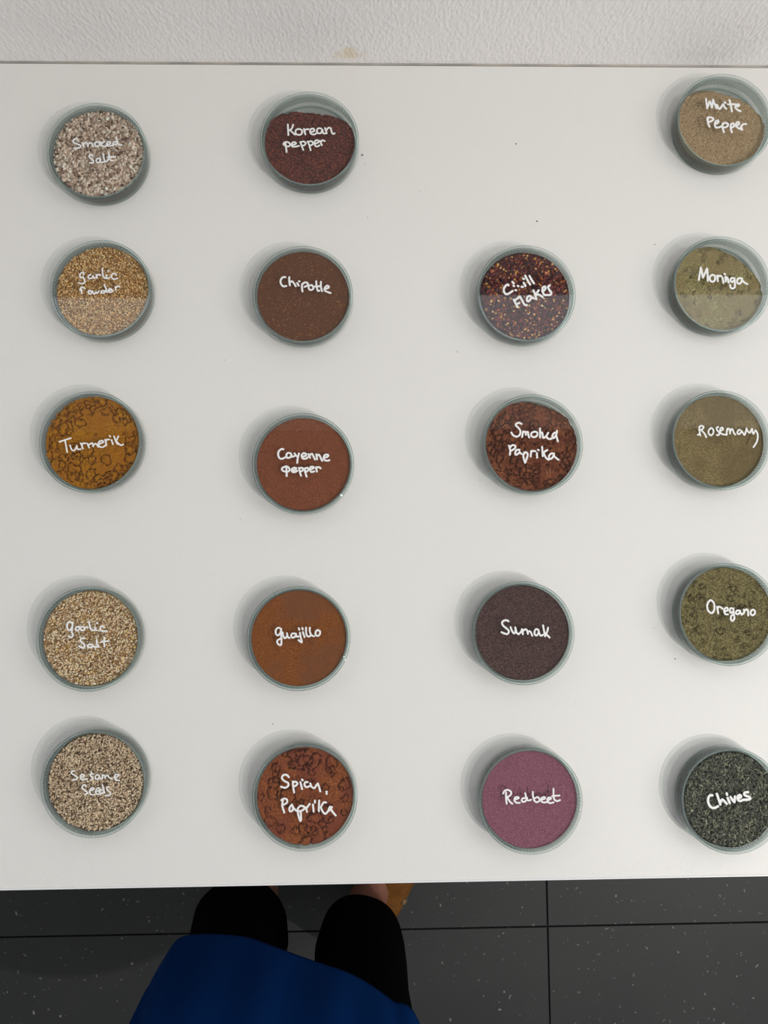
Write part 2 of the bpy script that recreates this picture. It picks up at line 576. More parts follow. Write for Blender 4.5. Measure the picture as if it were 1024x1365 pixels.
def lumps(x, y, rs, n, rmin, rmax, R0, ring=0.0):
    """clods pressed into the powder, each with a narrow crack round it"""
    h = np.zeros_like(x)
    x, y = (x + 0.0011 * vnoise(x, y, 330, n) + 0.0006 * vnoise(x, y, 800, n + 3), y + 0.0011 * vnoise(x, y, 330, n + 1) + 0.0006 * vnoise(x, y, 800, n + 4))
    spec = []
    for _ in range(n):
        r = rmin + (rmax - rmin) * rs.rand() ** 2.2
        rad = R0 * (math.sqrt(rs.rand()) if rs.rand() > ring else rs.uniform(0.70, 0.95))
        spec.append((r, rad, rs.uniform(0, 2 * math.pi), rs.uniform(0.8, 1.25), rs.uniform(0, math.pi), rs.uniform(0, 6)))
    spec.sort(key=lambda t: -t[0] * (0.6 + 0.4 * math.sin(t[5])))
    for r, rad, a, ex, an, ph in spec:
        cx, cy = rad * math.cos(a), rad * math.sin(a)
        dx, dy = x - cx, y - cy
        u = (dx * math.cos(an) + dy * math.sin(an)) / ex
        w = (-dx * math.sin(an) + dy * math.cos(an)) * ex
        t = np.arctan2(w, u)
        d = np.sqrt(u * u + w * w) / (1 + 0.12 * np.sin(3 * t + ph) + 0.06 * np.sin(5 * t + 2 * ph))
        crack = 0.0006 + 0.08 * r
        h = np.where(d < r, 0.35 * min(r, 0.0022) * (0.4 + 0.8 * np.sqrt(np.clip(1 - (d / r) ** 2, 0, 1))),
                     np.where(d < r + crack, np.minimum(h, -0.0012 - 0.35 * r), h))
    return h


PR = 0.03685                                     # radius of the powder bed


def bed(name, seed, mat, z0, fine=0.00012, mid=0.0003, lump=None, tilt=(0, 0), heap=None, R0=PR, rings=70, seg=168):
    """powder bed: level surface with grain relief and lumps; heap=(angle, depth) leaves a bare crescent"""
    rs = np.random.RandomState(seed)
    rr = np.linspace(0.02, 1, rings) ** 0.85
    th = np.arange(seg) * 2 * math.pi / seg
    rg, tg = np.meshgrid(rr, th, indexing='ij')
    edge = np.full_like(tg, R0)
    if heap:
        a0, dep, wid = heap
        da = np.angle(np.exp(1j * (tg - a0)))
        edge = R0 - dep * np.exp(-(da / wid) ** 2) * (1 + 0.16 * vnoise(tg * 9, tg * 0, 1, seed + 9) + 0.1 * vnoise(tg * 31, tg * 0, 1, seed + 8))
        edge = np.where(dep * np.exp(-(da / wid) ** 2) < 0.0004, R0, edge)
    x = rg * edge * np.cos(tg); y = rg * edge * np.sin(tg)
    h = z0 + x * tilt[0] + y * tilt[1]
    h = h + mid * (vnoise(x, y, 160, seed + 1) + 0.6 * vnoise(x, y, 420, seed + 2))
    h = h + fine * (vnoise(x, y, 1300, seed + 3) + rs.uniform(-0.8, 0.8, x.shape))
    if lump:
        n, rmin, rmax, ring = lump
        h = h + lumps(x, y, rs, n, rmin, rmax, R0, ring)
    # slopes down at a bare crescent
    fall = np.clip((R0 - edge) / 0.003, 0, 1) * np.clip((rg - 0.86) / 0.14, 0, 1) ** 1.5
    h = h - fall * (z0 - 0.0035)
    h = np.clip(h, 0.0022, T - 0.0026)
    nv = rings * seg
    co = np.empty((nv + seg + 2, 3))
    co[:nv, 0] = x.ravel(); co[:nv, 1] = y.ravel(); co[:nv, 2] = h.ravel()
    co[nv:nv + seg, 0] = x[-1]; co[nv:nv + seg, 1] = y[-1]; co[nv:nv + seg, 2] = 0.0016
    co[nv + seg] = (0, 0, h[0].mean()); co[nv + seg + 1] = (0, 0, 0.0016)
    k = np.arange(seg); k2 = (k + 1) % seg
    quads = []
    for i in range(rings):
        a = i * seg
        quads.append(np.stack([a + k, a + seg + k, a + seg + k2, a + k2], 1))
    q = np.concatenate(quads)
    tri = np.concatenate([np.stack([np.full(seg, nv + seg), k, k2], 1), np.stack([np.full(seg, nv + seg + 1), nv + k2, nv + k], 1)])
    me = bpy.data.meshes.new(name)
    me.vertices.add(len(co)); me.vertices.foreach_set('co', co.ravel())
    nl = q.size + tri.size
    me.loops.add(nl); me.loops.foreach_set('vertex_index', np.concatenate([q.ravel(), tri.ravel()]))
    me.polygons.add(len(q) + len(tri))
    me.polygons.foreach_set('loop_start', np.concatenate([np.arange(len(q)) * 4, q.size + np.arange(len(tri)) * 3]))
    me.update(calc_edges=True); me.validate()
    me.materials.append(mat)
    me.polygons.foreach_set('use_smooth', [True] * len(me.polygons))
    surf = (x, y, h)
    return me, surf, (rr, edge[-1])


ICO_V = np.array([(0, 0, 1)] + [(0.894 * math.cos(a), 0.894 * math.sin(a), 0.447) for a in [i * 2 * math.pi / 5 for i in range(5)]] +
                 [(0.894 * math.cos(a), 0.894 * math.sin(a), -0.447) for a in [(i + .5) * 2 * math.pi / 5 for i in range(5)]] + [(0, 0, -1)])
ICO_F = np.array([(0, i + 1, (i + 1) % 5 + 1) for i in range(5)] + [(i + 1, i + 6, (i + 1) % 5 + 1) for i in range(5)] +
                 [((i + 1) % 5 + 1, i + 6, (i + 1) % 5 + 6) for i in range(5)] + [(11, (i + 1) % 5 + 6, i + 6) for i in range(5)])
CUBE_V = np.array([(x, y, z) for x in (-1, 1) for y in (-1, 1) for z in (-1, 1)], float)
CUBE_F = np.array([(0, 1, 3), (0, 3, 2), (4, 6, 7), (4, 7, 5), (0, 4, 5), (0, 5, 1), (2, 3, 7), (2, 7, 6), (0, 2, 6), (0, 6, 4), (1, 5, 7), (1, 7, 3)])


def grains(seed, n, sizes, cols, zfun, shape='ico', jit=0.25, flat=True, R0=PR, k=1.22, edgefun=None, zspread=0.0008, tiltmax=0.5):
    """n pieces with semi-axes drawn between sizes[0] and sizes[1]; cols: list of (colour, weight)"""
    rs = np.random.RandomState(seed)
    bv, bf = (ICO_V, ICO_F) if shape == 'ico' else (CUBE_V, CUBE_F)
    lo, hi = np.array(sizes[0]), np.array(sizes[1])
    s = lo + (hi - lo) * rs.rand(n, 1) ** 1.5 * np.ones((1, 3)) * rs.uniform(0.85, 1.15, (n, 3))
    mxs = s.max(1)
    r = (R0 - mxs) * np.sqrt(rs.rand(n)); a = rs.uniform(0, 2 * math.pi, n)
    if edgefun is not None:
        r = r * edgefun(a) / R0
    px, py = r * np.cos(a), r * np.sin(a)
    pz = zfun(px, py) + rs.uniform(-1, 1, n) * zspread
    pz = np.minimum(pz, T - 0.0018 - mxs * 0.6)
    yaw = rs.uniform(0, 2 * math.pi, n)
    pit = rs.uniform(-tiltmax, tiltmax, n); rol = rs.uniform(-tiltmax, tiltmax, n)
    cy, sy, cp, sp, cr, sr = np.cos(yaw), np.sin(yaw), np.cos(pit), np.sin(pit), np.cos(rol), np.sin(rol)
    M = np.empty((n, 3, 3))
    M[:, 0, 0] = cy * cp; M[:, 0, 1] = cy * sp * sr - sy * cr; M[:, 0, 2] = cy * sp * cr + sy * sr
    M[:, 1, 0] = sy * cp; M[:, 1, 1] = sy * sp * sr + cy * cr; M[:, 1, 2] = sy * sp * cr - cy * sr
    M[:, 2, 0] = -sp; M[:, 2, 1] = cp * sr; M[:, 2, 2] = cp * cr
    loc = bv[None] * (1 + jit * rs.uniform(-1, 1, (n, len(bv), 1))) * s[:, None, :]
    co = np.einsum('nij,nvj->nvi', M, loc) + np.stack([px, py, pz], 1)[:, None, :]
    fa = (bf[None] + (np.arange(n) * len(bv))[:, None, None]).reshape(-1, 3)
    wts = np.array([c[1] for c in cols], float); wts /= wts.sum()
    ci = rs.choice(len(cols), n, p=wts)
    table = np.array([scaled(c[0], k)[:3] for c in cols])
    col = table[ci] * rs.uniform(0.78, 1.22, (n, 1))
    col = np.repeat(np.clip(col, 0, 0.95), len(bv), 0)
    return co.reshape(-1, 3), fa, col


def grain_mesh(name, sets):
    cos, fas, cls, off = [], [], [], 0
    for co, fa, col in sets:
        cos.append(co); fas.append(fa + off); cls.append(col); off += len(co)
    co = np.concatenate(cos); fa = np.concatenate(fas); col = np.concatenate(cls)
    me = bpy.data.meshes.new(name)
    me.vertices.add(len(co)); me.vertices.foreach_set('co', co.ravel())
    me.loops.add(fa.size); me.loops.foreach_set('vertex_index', fa.ravel())
    me.polygons.add(len(fa)); me.polygons.foreach_set('loop_start', np.arange(len(fa)) * 3)
    me.update(calc_edges=True)
    at_ = me.color_attributes.new('grain', 'FLOAT_COLOR', 'POINT')
    at_.data.foreach_set('color', np.concatenate([col, np.ones((len(col), 1))], 1).ravel())
    me.materials.append(m_grain)
    return me


def flatz(z0, seed, amp=0.0008, s=120):
    return lambda x, y: z0 + amp * vnoise(x, y, s, seed)


# ------------------------------------------------------------------ the dishes
# name, centre of the lid in the photograph, lettering (crop origin, scale, strokes)
m_ink = mat_plain('white_marker', (0.86, 0.86, 0.85, 1), 0.55, 0.3)
m_ink_thin = mat_plain('thin_white_marker', (0.85, 0.86, 0.86, 1), 0.5, 0.3)

TXT = {}
TXT['smoked_salt'] = (90, 170, 12.8, """165,190,120,200,95,230,120,265,190,290,225,315,215,340,170,352,110,350|255,265,275,330|255,290,300,262,335,268,350,325|345,300,380,262,415,275,440,330
|490,245,465,275,480,315,520,320,555,285,535,250,490,245|560,245,575,310|630,240,590,265,580,300,610,320,660,318|665,290,720,280,735,255,700,245,670,275,680,310,730,312,765,300
|835,240,790,250,775,280,810,290,845,270,860,240|830,165,850,230,870,290,925,298|430,480,400,462,370,490,400,530,440,565,430,605,380,600
|550,530,510,530,490,570,520,600,555,575,555,530,570,590,610,588|610,455,620,520,635,585|640,575,680,570,700,520|705,445,720,540,740,560,780,565|690,500,815,495""")
TXT['korean'] = (372, 155, 12.8, """150,140,160,320|240,145,215,215,165,240|190,240,275,315|340,215,290,235,285,290,330,318,385,300,390,240,340,215|425,215,450,310|430,260,460,225,510,220
|540,275,600,250,590,215,550,215,530,260,550,300,600,310,635,290|720,210,670,205,645,250,670,290,720,280,740,225,755,290,815,290|785,200,815,290|800,250,840,200,880,205,900,270,920,300,950,290
|95,495,75,470,110,440,160,445,190,480,170,510,130,515|110,460,130,610|210,490,270,480,290,455,250,440,215,470,220,510,270,520,340,505|365,440,385,500,415,575|360,445,420,430,455,460,430,495,390,500
|490,430,515,490,540,580|490,440,550,425,580,455,560,490,515,495|610,470,670,445,670,415,630,410,605,450,620,505,660,515,690,495|700,420,730,495|710,445,740,410,780,425""")
TXT['white_pepper'] = (930, 122, 12.8, """145,125,155,200,165,285|165,285,205,175,215,180,245,275|245,275,265,150|265,140,290,210,325,285|310,250,330,225,360,290,385,295|385,295,420,240,440,215,455,255,490,295|462,180,480,195
|545,145,570,240,585,340|520,220,640,215|650,255,705,245,700,220,665,225,645,270,680,310,735,335|180,450,175,520,205,600|165,480,175,445,230,440,270,465,245,500,190,520
|305,555,350,530,350,495,310,510,295,560,310,610,370,610,400,595|430,545,425,610,450,695|425,560,470,535,520,555,500,600,450,615,430,610|570,560,565,620,585,695|570,560,610,545,625,580,600,610,570,615
|620,590,700,565,700,520,665,535,655,580,690,620,730,640|760,655,745,590|735,610,775,560,830,555""")
TXT['garlic_powder'] = (95, 345, 12.8, """190,320,150,310,150,260,200,230,215,270|200,310,230,390,190,425,130,410|330,265,290,300,300,335,350,330,370,290,390,330,415,320|425,270,440,330|430,300,465,265,500,285
|530,170,535,240,550,310,590,335|600,275,600,330,655,320|628,205,640,212|770,280,740,250,695,265,685,310,720,345,790,335|150,540,160,500,195,485,235,510|165,500,180,590
|300,540,290,580,330,600,350,560,310,540|360,550,390,600,420,570,440,590,470,550|580,545,520,550,510,580,560,580,590,550|565,440,590,500,610,570|640,540,690,530,670,510,640,520,635,560,680,570,715,545|750,480,760,530|755,500,790,465,830,480""")
TXT['chipotle'] = (365, 355, 12.8, """200,185,160,185,120,230,120,290,160,340,215,335|265,185,265,260,275,325|270,280,310,255,345,290,375,340|400,285,425,330|430,255,440,258|485,300,480,350,490,430|485,310,530,275,580,290,570,330,525,350
|640,320,600,335,600,385,640,405,675,380,665,335,640,320|725,255,730,330,750,415,780,415|700,345,790,340|805,265,805,350,825,425|870,385,930,370,935,340,900,335,870,370,870,410,910,435,970,455""")
TXT['chili'] = (665, 357, 12.8, """165,300,150,285,105,320,85,380,110,440,160,445,235,395|232,240,255,265|325,308,335,315|285,380,297,385|250,303,262,312|425,255,455,310|418,185,430,192|390,325,412,325|450,135,490,210,535,285|525,140,560,205,600,265
|255,545,290,610,320,670|260,560,310,530,350,500|300,625,350,600|360,490,400,560,440,630,480,635|560,510,530,480,490,500,480,560,510,570,545,530,560,500,600,525,640,520|590,385,620,455,640,530|680,385,650,430,640,460|640,460,690,460,750,500
|740,400,790,370,790,320,750,340,750,400,770,455,800,465|870,300,840,330,870,390,895,420,880,460,790,465""")
TXT['moringa'] = (925, 340, 12.8, """85,425,105,310,120,215|120,215,140,300,155,385|155,385,200,290,225,230|225,230,235,330,240,440|320,335,275,370,280,430,320,455,360,425,360,360,320,335|400,350,410,445|405,390,430,355,470,360
|490,385,505,475|523,320,535,328|540,370,545,450|545,410,570,380,595,470|690,400,650,390,625,430,650,460,690,430|695,395,700,470,700,540,670,570,630,555,620,510|820,400,770,395,740,430,750,480,790,485,820,440,825,400|825,430,860,465,915,495""")
TXT['turmeric'] = (70, 565, 10.24, """95,245,170,220,250,195|170,225,185,300,200,385|240,295,260,350,295,365,320,330,330,300|330,300,345,345,385,345|385,265,400,300,415,340|400,300,410,270,455,265|475,270,500,325|495,290,540,260,555,310|555,295,590,270,625,315
|640,275,690,250,680,230,640,240,625,280,650,315,690,315,720,295|720,215,735,295|725,245,745,215,775,215|805,220,825,280|780,165,790,172|840,170,860,225,885,275|900,170,880,210,865,240|875,245,930,290,965,280""")
TXT['cayenne'] = (365, 590, 12.8, """165,115,130,110,85,150,75,210,100,265,145,275,195,250|290,185,240,175,215,215,230,260,280,250,300,205|300,200,310,240,350,230|355,185,380,225,410,230|430,185,410,260,400,345|480,240,540,225,550,195,510,180,475,215,490,265,540,275,580,250
|590,195,620,260|610,220,650,190,680,240,705,290|725,200,740,285|735,230,770,205,800,260,825,310|850,260,910,245,930,215,890,205,855,235,855,285,900,310,950,300|210,405,150,430,140,465,180,490,250,490,270,455,240,415,200,405|215,430,220,570
|310,480,370,460,380,435,340,430,305,460,320,500,370,500,400,480|430,430,445,500,465,565|430,440,480,430,500,455,480,485,440,490|525,440,540,510,560,580|525,450,570,430,590,455,570,490,530,495|620,460,680,435,670,415,630,415,615,455,640,500,690,490|720,420,735,495|725,440,760,415,800,440""")
TXT['smoked_paprika'] = (670, 557, 12.8, """325,105,290,85,245,95,225,125,270,170,305,225,290,295,235,320,180,295,150,250|350,235,335,325|345,250,385,235,400,290|400,260,430,240,440,290,455,335|550,235,500,255,490,305,540,330,590,300,590,250,550,235
|640,180,640,260,640,335|640,270,675,250,690,330,710,340,745,310,780,255|755,320,770,350,820,360,860,330|930,250,880,260,850,310,870,345,910,300,930,220|915,300,930,350,945,400|110,475,130,550,125,630|120,520,160,470,215,475,210,520,150,560
|290,545,240,550,215,600,230,630,280,600,290,575|285,590,330,615|380,600,355,640,365,700,385,765|370,590,410,590,430,630,410,700,390,760|490,565,480,660|485,600,510,565,560,570|585,600,590,680|606,545,618,550
|675,495,680,570,685,655|765,550,720,575,700,610|705,605,740,680,785,715|870,610,830,610,795,650,800,700,840,690,870,650,880,610|870,640,910,680,955,715""")
TXT['rosemary'] = (925, 560, 11.378, """85,100,85,160,100,235|60,225,85,215|85,110,110,85,150,105,120,145,95,150|110,150,160,200,190,260|265,120,230,150,225,200,260,230,295,200,295,145,265,120|370,105,345,120,360,160,385,190,380,225,350,225
|400,165,440,145,435,115,405,125,400,180,425,210,470,220,500,220|510,130,500,170,500,225|500,170,525,130,545,145,550,205|550,180,575,135,595,150,605,190,630,220|705,150,680,150,660,190,680,215,715,190,725,165
|725,165,750,200,770,225,790,170,800,125|800,130,820,170,850,195|850,195,885,130,890,180,905,210|905,210,935,155|940,155,965,200,970,270,950,340,905,410""")
TXT['garlic_salt'] = (80, 815, 12.8, """200,190,150,180,120,230,130,300,165,320,200,270|210,185,210,270,200,350,220,400,190,445,140,420|330,260,280,270,265,310,300,330,330,290|340,270,360,320,400,320,420,280,390,260,350,275|420,275,470,270
|495,175,505,240,530,310,590,320|590,275,620,320|628,195,642,205|750,270,720,250,690,270,690,315,730,335,800,335|420,460,370,460,345,500,390,540,420,580,400,620,350,610,325,590|550,570,500,560,470,590,490,615,540,610,560,575|560,590,600,610
|625,490,630,560,660,600,600,610|755,445,750,520,760,600|700,520,830,505""")
TXT['guajillo'] = (360, 825, 12.8, """185,170,140,150,100,190,100,250,135,280,175,240,190,180|190,170,190,280,195,380,185,445,140,430,120,380,160,345,200,340|215,230,225,290,255,330,290,290,290,245|290,250,305,310,335,325
|430,250,380,250,360,290,385,320,430,300,445,255|445,260,455,300,490,300|510,235,520,300,540,380,535,400,485,360|490,160,500,185|560,225,590,310|550,155,560,180|615,150,615,220,630,285,670,300,700,270|680,150,680,220,710,280,755,295
|810,190,780,220,780,270,815,290,850,260,850,210,810,190""")
TXT['sumac'] = (660, 820, 12.8, """230,105,200,88,150,95,120,130,140,180,200,230,235,270,220,315,180,320,110,290|265,205,290,270,325,310,350,270,345,210|350,230,370,300,400,325|400,325,440,290,460,240|465,245,475,325|475,270,520,240,550,270,560,320
|560,290,590,275,615,300,635,350|740,250,700,240,675,280,680,330,715,345,745,290|740,260,760,320,780,350,820,335|820,175,835,260,855,360|905,215,890,280,860,330|865,320,900,350,930,380""")
TXT['oregano'] = (935, 790, 12.8, """160,125,115,170,100,240,120,310,175,350,215,310,225,230,205,160,160,125|270,240,280,300,290,355|275,270,310,240,365,275|400,320,450,300,445,260,410,265,390,310,410,365,455,370
|550,275,505,265,485,310,510,345,550,310|550,275,555,360,565,440,535,480,505,460,510,400,550,370|650,310,610,305,590,345,610,370,650,350,660,305|655,320,690,375|725,290,730,340,690,375|735,310,780,285,800,340,800,390
|880,290,845,320,850,370,885,385,915,350,910,305,880,290""")
TXT['sesame'] = (88, 1015, 12.8, """150,165,100,170,90,200,150,240,195,280,170,310,110,310|250,270,310,250,300,230,260,225,245,270,270,310,360,295|470,215,410,215,430,260,460,290,430,315|430,180,440,200|550,230,510,240,500,290,540,305,570,260|565,240,580,290,610,300
|620,230,620,290|620,250,650,235,670,290|670,260,710,235,730,270,790,300|830,280,890,250,890,225,850,225,825,270,850,315,910,325|345,430,320,400,280,420,280,460,330,500,370,540,320,560|410,500,470,480,460,450,420,470,400,520,430,565,490,565
|510,510,570,490,560,455,520,470,505,520,530,560,590,550|640,490,590,490,570,530,610,550,650,510|620,400,640,470,660,540|740,440,700,440,700,480,750,530,740,580,680,580""")
TXT['spicy_paprika'] = (368, 1025, 11.378, """195,125,160,90,110,95,90,140,130,185,180,210,185,255,140,285,75,270|255,190,260,270,275,355|255,200,300,195,325,225,290,260,260,260|370,200,385,260,395,305|393,160,405,172|480,200,445,200,430,240,460,275,510,260
|520,220,540,270,580,290,610,250,635,220|635,225,655,280,670,340|763,345,772,348|765,375,770,378|105,480,95,560,125,660|80,475,120,450,165,465,165,510,120,540|240,540,205,590,210,640,250,630,260,580|245,550,270,600,320,640
|330,600,335,690,370,790|330,600,370,560,420,570,425,610,370,640,350,640|375,650,380,770|450,580,470,650|460,600,510,530|560,540,570,645|590,480,590,510|655,480,650,560,650,640|760,510,720,510,680,580|680,585,710,650,750,680,780,650
|850,580,815,580,790,640,780,650|830,590,850,640,905,705|800,630,845,620""")
TXT['redbeet'] = (665, 1045, 11.378, """65,145,90,105,140,90,185,120,180,165,130,200|110,130,110,220,120,300|120,200,170,270,205,300|240,240,300,215,290,200,250,205,235,250,270,285,320,285|410,215,360,220,350,260,390,270,420,240,430,210|400,140,415,200,440,250,490,240
|515,120,520,190,545,260,590,275,620,240,590,200,540,220|650,240,700,220,690,200,650,215,645,260,680,280,730,275|740,250,790,225,780,205,740,220,740,265,780,290,830,280|830,75,830,160,840,230,880,260,930,245|810,185,920,175""")
TXT['chives'] = (935, 1045, 12.8, """190,195,150,195,120,240,120,320,160,390,220,410,285,380|265,170,290,240,325,350|320,320,350,270,380,280,435,340|450,240,485,325|433,160,440,185|500,225,530,270,565,310|565,310,575,215
|630,245,680,220,660,190,625,210,620,260,660,290,720,270|800,140,740,150,740,190,800,215,835,240,810,265,720,270""")

# key: centre px, label of the dish, powder name, powder label, halfwidth of the marker line
D = [
 ('smoked_salt', (128.6, 200.6), 'glass petri dish lettered Smoked Salt in white marker', 'smoked_salt_crystals', 'coarse greyish brown crystals in the dish lettered Smoked Salt', 1.15, 1),
 ('korean', (412.5, 184.8), 'glass petri dish lettered Korean pepper in white marker', 'ground_red_pepper', 'coarse dark red ground pepper in the dish lettered Korean pepper', 1.25, 0),
 ('white_pepper', (966.6, 160.0), 'glass petri dish lettered White Pepper, half past the right edge', 'ground_white_pepper', 'tan ground pepper in the dish lettered White Pepper', 1.45, 0),
 ('garlic_powder', (133.9, 385.1), 'glass petri dish lettered garlic powder in thin white marker', 'garlic_granules', 'golden granules in the dish lettered garlic powder', 1.1, 1),
 ('chipotle', (403.6, 392.6), 'glass petri dish lettered Chipotle in white marker', 'chipotle_powder', 'fine brown powder with pale specks in the dish lettered Chipotle', 1.4, 0),
 ('chili', (701.8, 391.4), 'glass petri dish lettered Chili Flakes with rubbed letters', 'chili_flakes', 'dark red flakes with yellow seeds in the dish lettered Chili Flakes', 1.6, 0),
 ('moringa', (963.0, 378.9), 'glass petri dish lettered Moringa in white marker', 'moringa_powder', 'pale olive green powder in the dish lettered Moringa', 1.45, 0),
 ('turmeric', (120.6, 588.8), 'glass petri dish lettered Turmerik in white marker', 'turmeric_powder', 'lumpy mustard yellow powder in the dish lettered Turmerik', 1.15, 0),
 ('cayenne', (404.0, 617.7), 'glass petri dish lettered Cayenne pepper in white marker', 'cayenne_powder', 'smooth reddish brown powder in the dish lettered Cayenne pepper', 1.4, 0),
 ('smoked_paprika', (710.6, 591.8), 'glass petri dish lettered Smoked Paprika in white marker', 'smoked_paprika_powder', 'lumpy dark red brown powder in the dish lettered Smoked Paprika', 1.4, 0),
 ('rosemary', (962.0, 586.3), 'glass petri dish lettered Rosemary with a long tailed last letter', 'rosemary_powder', 'fine khaki powder in the dish lettered Rosemary', 1.2, 0),
 ('garlic_salt', (118.0, 851.6), 'glass petri dish lettered garlic salt in white marker', 'garlic_salt_granules', 'coarse cream and tan granules in the dish lettered garlic salt', 1.25, 1),
 ('guajillo', (397.9, 851.2), 'glass petri dish lettered guajillo in white marker', 'guajillo_powder', 'orange brown powder in the dish lettered guajillo', 1.35, 0),
 ('sumac', (698.0, 843.9), 'glass petri dish lettered Sumak in white marker', 'sumac_powder', 'very dark purple brown powder in the dish lettered Sumak', 1.4, 0),
 ('oregano', (971.9, 819.0), 'glass petri dish lettered Oregano in white marker', 'oregano_powder', 'lumpy dark olive powder in the dish lettered Oregano', 1.35, 0),
 ('sesame', (124.7, 1044.9), 'glass petri dish lettered Sesame Seeds in faint white marker', 'sesame_seeds', 'small beige seeds filling the dish lettered Sesame Seeds', 1.05, 1),
 ('spicy_paprika', (406.3, 1063.1), 'glass petri dish lettered Spicy Paprika in white marker', 'spicy_paprika_powder', 'cracked rust red powder in the dish lettered Spicy Paprika', 1.45, 0),
 ('redbeet', (707.7, 1067.8), 'glass petri dish lettered Redbeet in white marker', 'beetroot_powder', 'smooth mauve pink powder in the dish lettered Redbeet', 1.3, 0),
 ('chives', (976.7, 1067.8), 'glass petri dish lettered Chives in thick white marker', 'dried_chives', 'dark grey green chopped herb in the dish lettered Chives', 1.75, 0),
]


def contents(key, seed):
    P = mat_powder
    if key == 'korean':
        m = P('red_pepper_flake', [(54, 30, 28), (80, 44, 40), (108, 58, 48)], 700, ((126, 62, 46), 0.92, 800))
        return bed('p', seed, m, 0.0105, 0.00035, 0.0005, heap=(math.radians(84), 0.0085, 0.62))[0]
    if key == 'white_pepper':
        m = P('white_pepper_grind', [(118, 97, 71), (146, 122, 93), (174, 148, 116)], 1100)
        return bed('p', seed, m, 0.0095, 0.00018, 0.0005, heap=(math.radians(70), 0.0065, 0.7))[0]
    if key == 'chipotle':
        m = P('chipotle_grind', [(74, 46, 32), (92, 58, 40), (108, 68, 44)], 1200, ((150, 100, 62), 0.972, 1500))
        return bed('p', seed, m, 0.0125, 0.0001, 0.00015)[0]
    if key == 'moringa':
        m = P('moringa_grind', [(100, 92, 58), (130, 118, 78), (152, 142, 100)], 900, ((128, 108, 74), 0.85, 900), big=((126, 108, 74), 60))
        return bed('p', seed, m, 0.0105, 0.0002, 0.0005, lump=(60, .0006, .0016, .2), heap=(math.radians(55), 0.0045, 0.7))[0]
    if key == 'turmeric':
        m = P('turmeric_grind', [(122, 76, 8), (146, 93, 12), (158, 104, 20)], 500, big=((142, 86, 14), 60))
        return bed('p', seed, m, 0.0118, 0.00005, 0.00035, lump=(110, .0008, .0050, .7), rings=110, seg=240)[0]
    if key == 'cayenne':
        m = P('cayenne_grind', [(100, 54, 36), (118, 66, 44), (136, 79, 52)], 1300)
        return bed('p', seed, m, 0.0125, 0.00012, 0.00035)[0]
    if key == 'smoked_paprika':
        m = P('smoked_paprika_grind', [(84, 46, 30), (112, 64, 42), (132, 78, 50)], 600, big=((92, 46, 30), 90))
        return bed('p', seed, m, 0.0106, 0.00012, 0.0004, lump=(150, .0009, .0036, .3), heap=(math.radians(75), 0.002, 0.5), rings=100, seg=220)[0]
    if key == 'rosemary':
        m = P('rosemary_grind', [(92, 78, 50), (118, 101, 68), (144, 126, 88)], 1300, big=((102, 86, 58), 45))
        return bed('p', seed, m, 0.0112, 0.00014, 0.0002)[0]
    if key == 'guajillo':
        m = P('guajillo_grind', [(100, 54, 20), (122, 68, 28), (140, 82, 38)], 1100, big=((110, 68, 44), 40))
        return bed('p', seed, m, 0.0128, 0.0001, 0.0003)[0]
    if key == 'sumac':
        m = P('sumac_grind', [(52, 38, 38), (72, 54, 52), (98, 76, 72)], 1200, ((100, 70, 60), 0.96, 1100))
        return bed('p', seed, m, 0.0122, 0.00022, 0.0002)[0]
    if key == 'oregano':
        m = P('oregano_grind', [(80, 72, 46), (108, 97, 62), (134, 122, 84)], 850, ((86, 74, 52), 0.9, 1000))
        return bed('p', seed, m, 0.0112, 0.00025, 0.0005, lump=(60, .0006, .0024, .3))[0]
    if key == 'spicy_paprika':
        m = P('spicy_paprika_grind', [(102, 53, 26), (124, 67, 36), (142, 80, 44)], 650, big=((110, 54, 40), 55))
        return bed('p', seed, m, 0.0122, 0.0001, 0.0004, lump=(60, .0014, .0056, .45), rings=100, seg=220)[0]
    if key == 'redbeet':
        m = P('beetroot_grind', [(114, 68, 83), (126, 78, 94), (140, 92, 107)], 1000)
        return bed('p', seed, m, 0.0122, 0.00007, 0.0003)[0]
    # made of separate pieces over a bed of the same stuff
    if key == 'smoked_salt':
        z = flatz(0.0108, seed, 0.0009)
        return grain_mesh('g', [grains(seed, 5200, ((.0004, .0004, .0003), (.0014, .0012, .0010)),
                          [((188, 166, 150), 5), ((162, 140, 124), 4), ((134, 108, 92), 2.0), ((204, 190, 178), 3.0), ((88, 62, 50), .8)], z, 'cube', .35, zspread=.0012, k=1.42)])
    if key == 'garlic_powder':
        z = flatz(0.0112, seed, 0.0007)
        return grain_mesh('g', [grains(seed, 6500, ((.0003, .0003, .0003), (.0009, .0008, .0007)),
                          [((196, 158, 104), 5), ((168, 126, 74), 4), ((214, 184, 140), 4), ((118, 84, 48), 2)], z, 'ico', .25, zspread=.0011, k=1.5)])
    if key == 'garlic_salt':
        z = flatz(0.0116, seed, 0.0009)
        return grain_mesh('g', [grains(seed, 5200, ((.0004, .0004, .0003), (.0011, .0010, .0008)),
                          [((204, 178, 146), 4), ((184, 154, 120), 4), ((214, 196, 172), 4), ((128, 98, 70), 2), ((198, 166, 106), 1.0)], z, 'ico', .3, zspread=.0013, k=1.5)])
    if key == 'sesame':
        z = flatz(0.0118, seed, 0.0004)
        return grain_mesh('g', [grains(seed, 5200, ((.0010, .0006, .0004), (.0014, .0008, .0005)),
                          [((192, 168, 142), 5), ((170, 146, 120), 4), ((208, 188, 164), 3), ((118, 94, 74), 1.5)], z, 'ico', .06, zspread=.0013, tiltmax=.7, k=1.38)])
